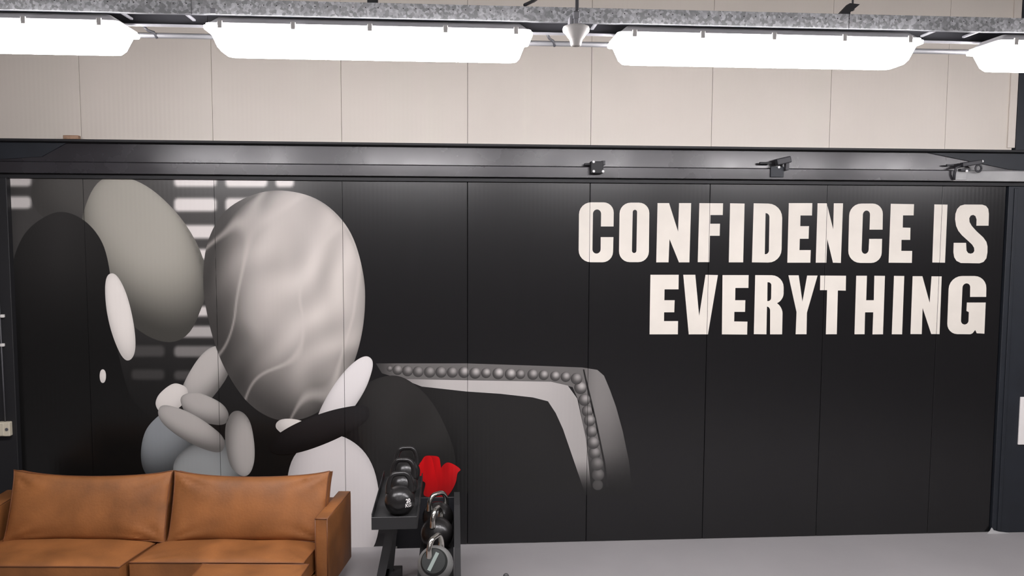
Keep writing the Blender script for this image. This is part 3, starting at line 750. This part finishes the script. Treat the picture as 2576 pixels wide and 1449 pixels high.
ott = empty('ottoman', (1.560, -1.632, 0), math.radians(-4)); tag(ott, 'square cognac leather ottoman in front of the sofa', 'ottoman')
M = Matrix.Translation((0, 0, 0.365)) @ LAY
add_cushion('top_cushion', ott, M, 0.70, 0.64, 0.12, 0.026, 0.0, 0.02, seed=7.7, wr=0.007)
link('base', boxbm(-0.335, 0.335, -0.305, 0.305, 0.12, 0.30, bev=0.014), M_leather, ott, True, auto=40)
for x in (-0.28, 0.28):
    for y in (-0.25, 0.25):
        bm = bmesh.new(); lathe(bm, [(0.018, 0), (0.024, 0.125)], 14, (x, y, 0)); link('foot', bm, M_darkclip, ott, True, auto=40)

# ------------------------------------------------------------------ rack with kettlebells
RO = Vector((2.6, -1.1, 0))
rack = empty('kettlebell_rack', RO); tag(rack, 'black two-tier steel rack holding kettlebells right of the sofa', 'rack')
def rp(name, bm, material=None, smooth=False):
    bmesh.ops.translate(bm, vec=-RO, verts=bm.verts[:]); return link(name, bm, material or M_rackm, rack, smooth)
UZ = 0.785                                              # upper shelf
bm = bmesh.new(); box(bm, 2.372, 2.648, -1.53, -0.62, UZ - 0.006, UZ)
rp('upper_shelf', bm)
rp('shelf_lip', boxbm(2.364, 2.650, -1.536, -1.530, UZ - 0.06, UZ + 0.022, bev=0.002, seg=1))
rp('shelf_lip', boxbm(2.364, 2.370, -1.530, -0.615, UZ - 0.06, UZ + 0.045, bev=0.002, seg=1))
rp('shelf_lip', boxbm(2.648, 2.654, -1.530, -0.615, UZ - 0.06, UZ + 0.022, bev=0.002, seg=1))
LZ = 0.455                                              # lower shelf
rp('lower_shelf', boxbm(2.655, 2.885, -1.78, -0.62, LZ - 0.03, LZ, bev=0.002, seg=1))
def strut(p, q, w=0.03, d=0.03):
    bm = bmesh.new(); p, q = Vector(p), Vector(q)
    A = [bm.verts.new(p + Vector((sx * w, sy * d, 0))) for sx, sy in ((-1, -1), (1, -1), (1, 1), (-1, 1))]
    B = [bm.verts.new(q + Vector((sx * w, sy * d, 0))) for sx, sy in ((-1, -1), (1, -1), (1, 1), (-1, 1))]
    bm.faces.new(A[::-1]); bm.faces.new(B)
    for i in range(4): bm.faces.new((A[i], A[(i + 1) % 4], B[(i + 1) % 4], B[i]))
    return bm
rp('post', strut((2.335, -1.40, 0.0), (2.485, -1.40, UZ - 0.05), 0.028, 0.03))
rp('post', strut((2.40, -0.70, 0.0), (2.475, -0.70, UZ - 0.02), 0.028, 0.03))
bm = boxbm(2.40, 2.52, -1.425, -1.375, UZ - 0.125, UZ - 0.055)
rp('corner_plate', bm)
rp('back_panel', boxbm(2.44, 2.93, -0.66, -0.645, 0.245, at(1100, 1251, -0.655).z, bev=0.003, seg=1), M_rackblue)
c = at(993, 1377, -0.662); tag(rp('sticker', boxbm(c.x - 0.018, c.x + 0.018, -0.6625, -0.6605, c.z - 0.008, c.z + 0.008), M_whiteprint), 'white sticker')
bm = bmesh.new(); prism(bm, [(-1.80, 0.0), (-0.62, 0.0), (-0.62, 0.64), (-0.66, 0.67), (-0.95, 0.67), (-1.10, 0.64), (-1.45, 0.56), (-1.70, 0.48), (-1.80, 0.42)], 0, 2.888, 2.93)
rp('side_panel', bm, M_rackm)
rp('foot_rail', boxbm(2.36, 2.50, -0.95, -0.62, 0.0, 0.10, bev=0.004, seg=1))
rp('cross_rail', strut((2.375, -1.40, 0.12), (2.388, -0.70, 0.12), 0.022, 0.022))

def bell_body(r, z):                                    # flat-bottomed ball profile
    pr = [(0.0, 0.0), (r * 0.58, 0.0), (r * 0.62, 0.006)]
    for k in range(1, 15):
        a = -PI / 2 + PI * (0.20 + 0.80 * k / 14); pr.append((max(0, r * math.cos(a)), z + r * math.sin(a)))
    return pr
def kettlebell(r=0.098, hm=M_iron, bmat=M_iron, hw=0.062, ht=0.10, rot=0.0):
    t = empty('kettlebell', (0, 0, 0))
    bm = bmesh.new(); zc = r * 0.84; lathe(bm, bell_body(r, zc), 36)
    link('ball', bm, bmat, t, True, auto=50)
    zt = zc + r * 0.80
    P = smooth_path([(-hw * 1.12, 0, zt - 0.022), (-hw * 1.16, 0, zt + 0.025), (-hw * 0.98, 0, zt + ht * 0.68), (-hw * 0.6, 0, zt + ht * 0.96), (0, 0, zt + ht), (hw * 0.6, 0, zt + ht * 0.96), (hw * 0.98, 0, zt + ht * 0.68), (hw * 1.16, 0, zt + 0.025), (hw * 1.12, 0, zt - 0.022)], 6)
    n = len(P); bm = bmesh.new(); tube(bm, P, [0.0165 + 0.008 * abs(2 * i / (n - 1) - 1) ** 6 for i in range(n)], 14)
    link('handle', bm, hm, t, True)
    return t, zc
def ball_text(txt, size, r, zc, az, el, parent, material):
    cu = bpy.data.curves.new('print', 'FONT'); cu.body = txt; cu.size = size; cu.align_x = 'CENTER'; cu.align_y = 'CENTER'; cu.space_line = 0.85; cu.offset = 0.0012
    ob = bpy.data.objects.new('print', cu); COL.objects.link(ob)
    dg = bpy.context.evaluated_depsgraph_get(); me = bpy.data.meshes.new_from_object(ob.evaluated_get(dg))
    bpy.data.objects.remove(ob); bm = bmesh.new(); bm.from_mesh(me); bpy.data.meshes.remove(me)
    bmesh.ops.triangulate(bm, faces=bm.faces[:])
    for i in range(2): bmesh.ops.subdivide_edges(bm, edges=[e for e in bm.edges if e.calc_length() > 0.008], cuts=1)
    for v in bm.verts:
        a, e = az + v.co.x / r, el + v.co.y / r
        v.co = Vector((math.cos(e) * math.sin(a), -math.cos(e) * math.cos(a), math.sin(e))) * (r + 0.0010) + Vector((0, 0, zc))
    o = link('weight_print', bm, material, parent); return o
kb, zc = kettlebell(); kb.location = (2.535, -1.40, UZ + 0.0005); kb.rotation_euler = (0, 0, math.radians(8))
tag(kb, 'black iron kettlebell printed 20 KG at the front of the upper shelf', 'kettlebell', 'kettlebells on the upper shelf')
k2 = copy_tree(kb); k2.location = (2.540, -1.09, UZ + 0.0005); k2.rotation_euler = (0, 0, math.radians(-6))
k2['label'] = 'black iron kettlebell in the middle of the upper shelf'
k3 = copy_tree(kb); k3.location = (2.545, -0.79, UZ + 0.0005); k3.rotation_euler = (0, 0, math.radians(4))
k3['label'] = 'black iron kettlebell at the far end of the upper shelf'
tag(ball_text('20\nKG', 0.034, 0.098, zc, math.radians(30), math.radians(4), kb, M_whiteprint), 'white printed weight')
def steel_bell(x, y, label, bm_=None):
    bm_ = bm_ or M_greybell
    t, zc = kettlebell(0.112, M_chrome, bm_, 0.066, 0.085)
    t.location = (x, y, LZ + 0.0005); tag(t, label, 'kettlebell', 'kettlebells on the lower shelf')
    return t, zc
s1, zc1 = steel_bell(2.771, -1.67, 'grey kettlebell with steel handle and round black face on the lower shelf')
s1.rotation_euler = (0, 0, math.radians(62))
s2, zc2 = steel_bell(2.771, -1.16, 'black kettlebell with steel handle in the middle of the lower shelf', M_iron)
s2.rotation_euler = (0, 0, math.radians(70))
s3, zc3 = steel_bell(2.771, -0.85, 'black kettlebell with steel handle at the far end of the lower shelf', M_iron)
s3.rotation_euler = (0, 0, math.radians(40))
q = Matrix.Rotation(math.radians(-62), 3, 'Z')
d = (q @ Vector((-0.10, -1.0, 0.62))).normalized()
bm = bmesh.new(); lathe(bm, [(0.0, 0.115), (0.072, 0.111), (0.079, 0.102), (0.085, 0.064)], 36, (0, 0, zc1), d)
tag(link('face_plate', bm, M_bellface, s1, True, auto=40), 'round black face')
up = (Vector((0, 0, 1)) - d * d.z).normalized(); rt = (q @ Vector((1, 0, 0))); rt = (rt - d * rt.dot(d)).normalized()
bm = bmesh.new(); ce = Vector((0, 0, zc1)) + d * 0.1135; ax = (up * 0.92 + rt * 0.42).normalized(); sd = ax.cross(d)
P = [ce + ax * a + sd * b + d * h for h in (0, 0.002) for a, b in ((-0.062, -0.011), (-0.062, 0.011), (0.055, 0.011), (0.055, -0.011))]
V = [bm.verts.new(p) for p in P]
for f in ((0, 1, 2, 3), (7, 6, 5, 4), (0, 4, 5, 1), (1, 5, 6, 2), (2, 6, 7, 3), (3, 7, 4, 0)): bm.faces.new([V[i] for i in f])
bmesh.ops.recalc_face_normals(bm, faces=bm.faces[:]); tag(link('stripe', bm, M_greymark, s1), 'grey slanted stripe')

# dark knob of a post at the bottom edge
c = at(1273, 1448, -2.2)
kn = empty('post', (c.x, c.y, 0)); tag(kn, 'thin black post with a round knob at the bottom edge', 'post')
bm = bmesh.new(); lathe(bm, [(0.012, 0.01), (0.012, c.z - 0.01)], 16); link('shaft', bm, M_rackm, kn, True, auto=40)
bm = bmesh.new(); lathe(bm, [(0.0, -0.017)] + [(0.017 * math.cos(a), 0.017 * math.sin(a)) for a in [(-80 + 160 * k / 10) * PI / 180 for k in range(11)]] + [(0, 0.017)], 20, (0, 0, c.z - 0.004)); link('knob', bm, M_rackm, kn, True)
bm = bmesh.new(); lathe(bm, [(0.11, 0.0), (0.11, 0.008), (0.03, 0.016), (0.014, 0.02)], 28); link('base', bm, M_rackm, kn, True, auto=40)
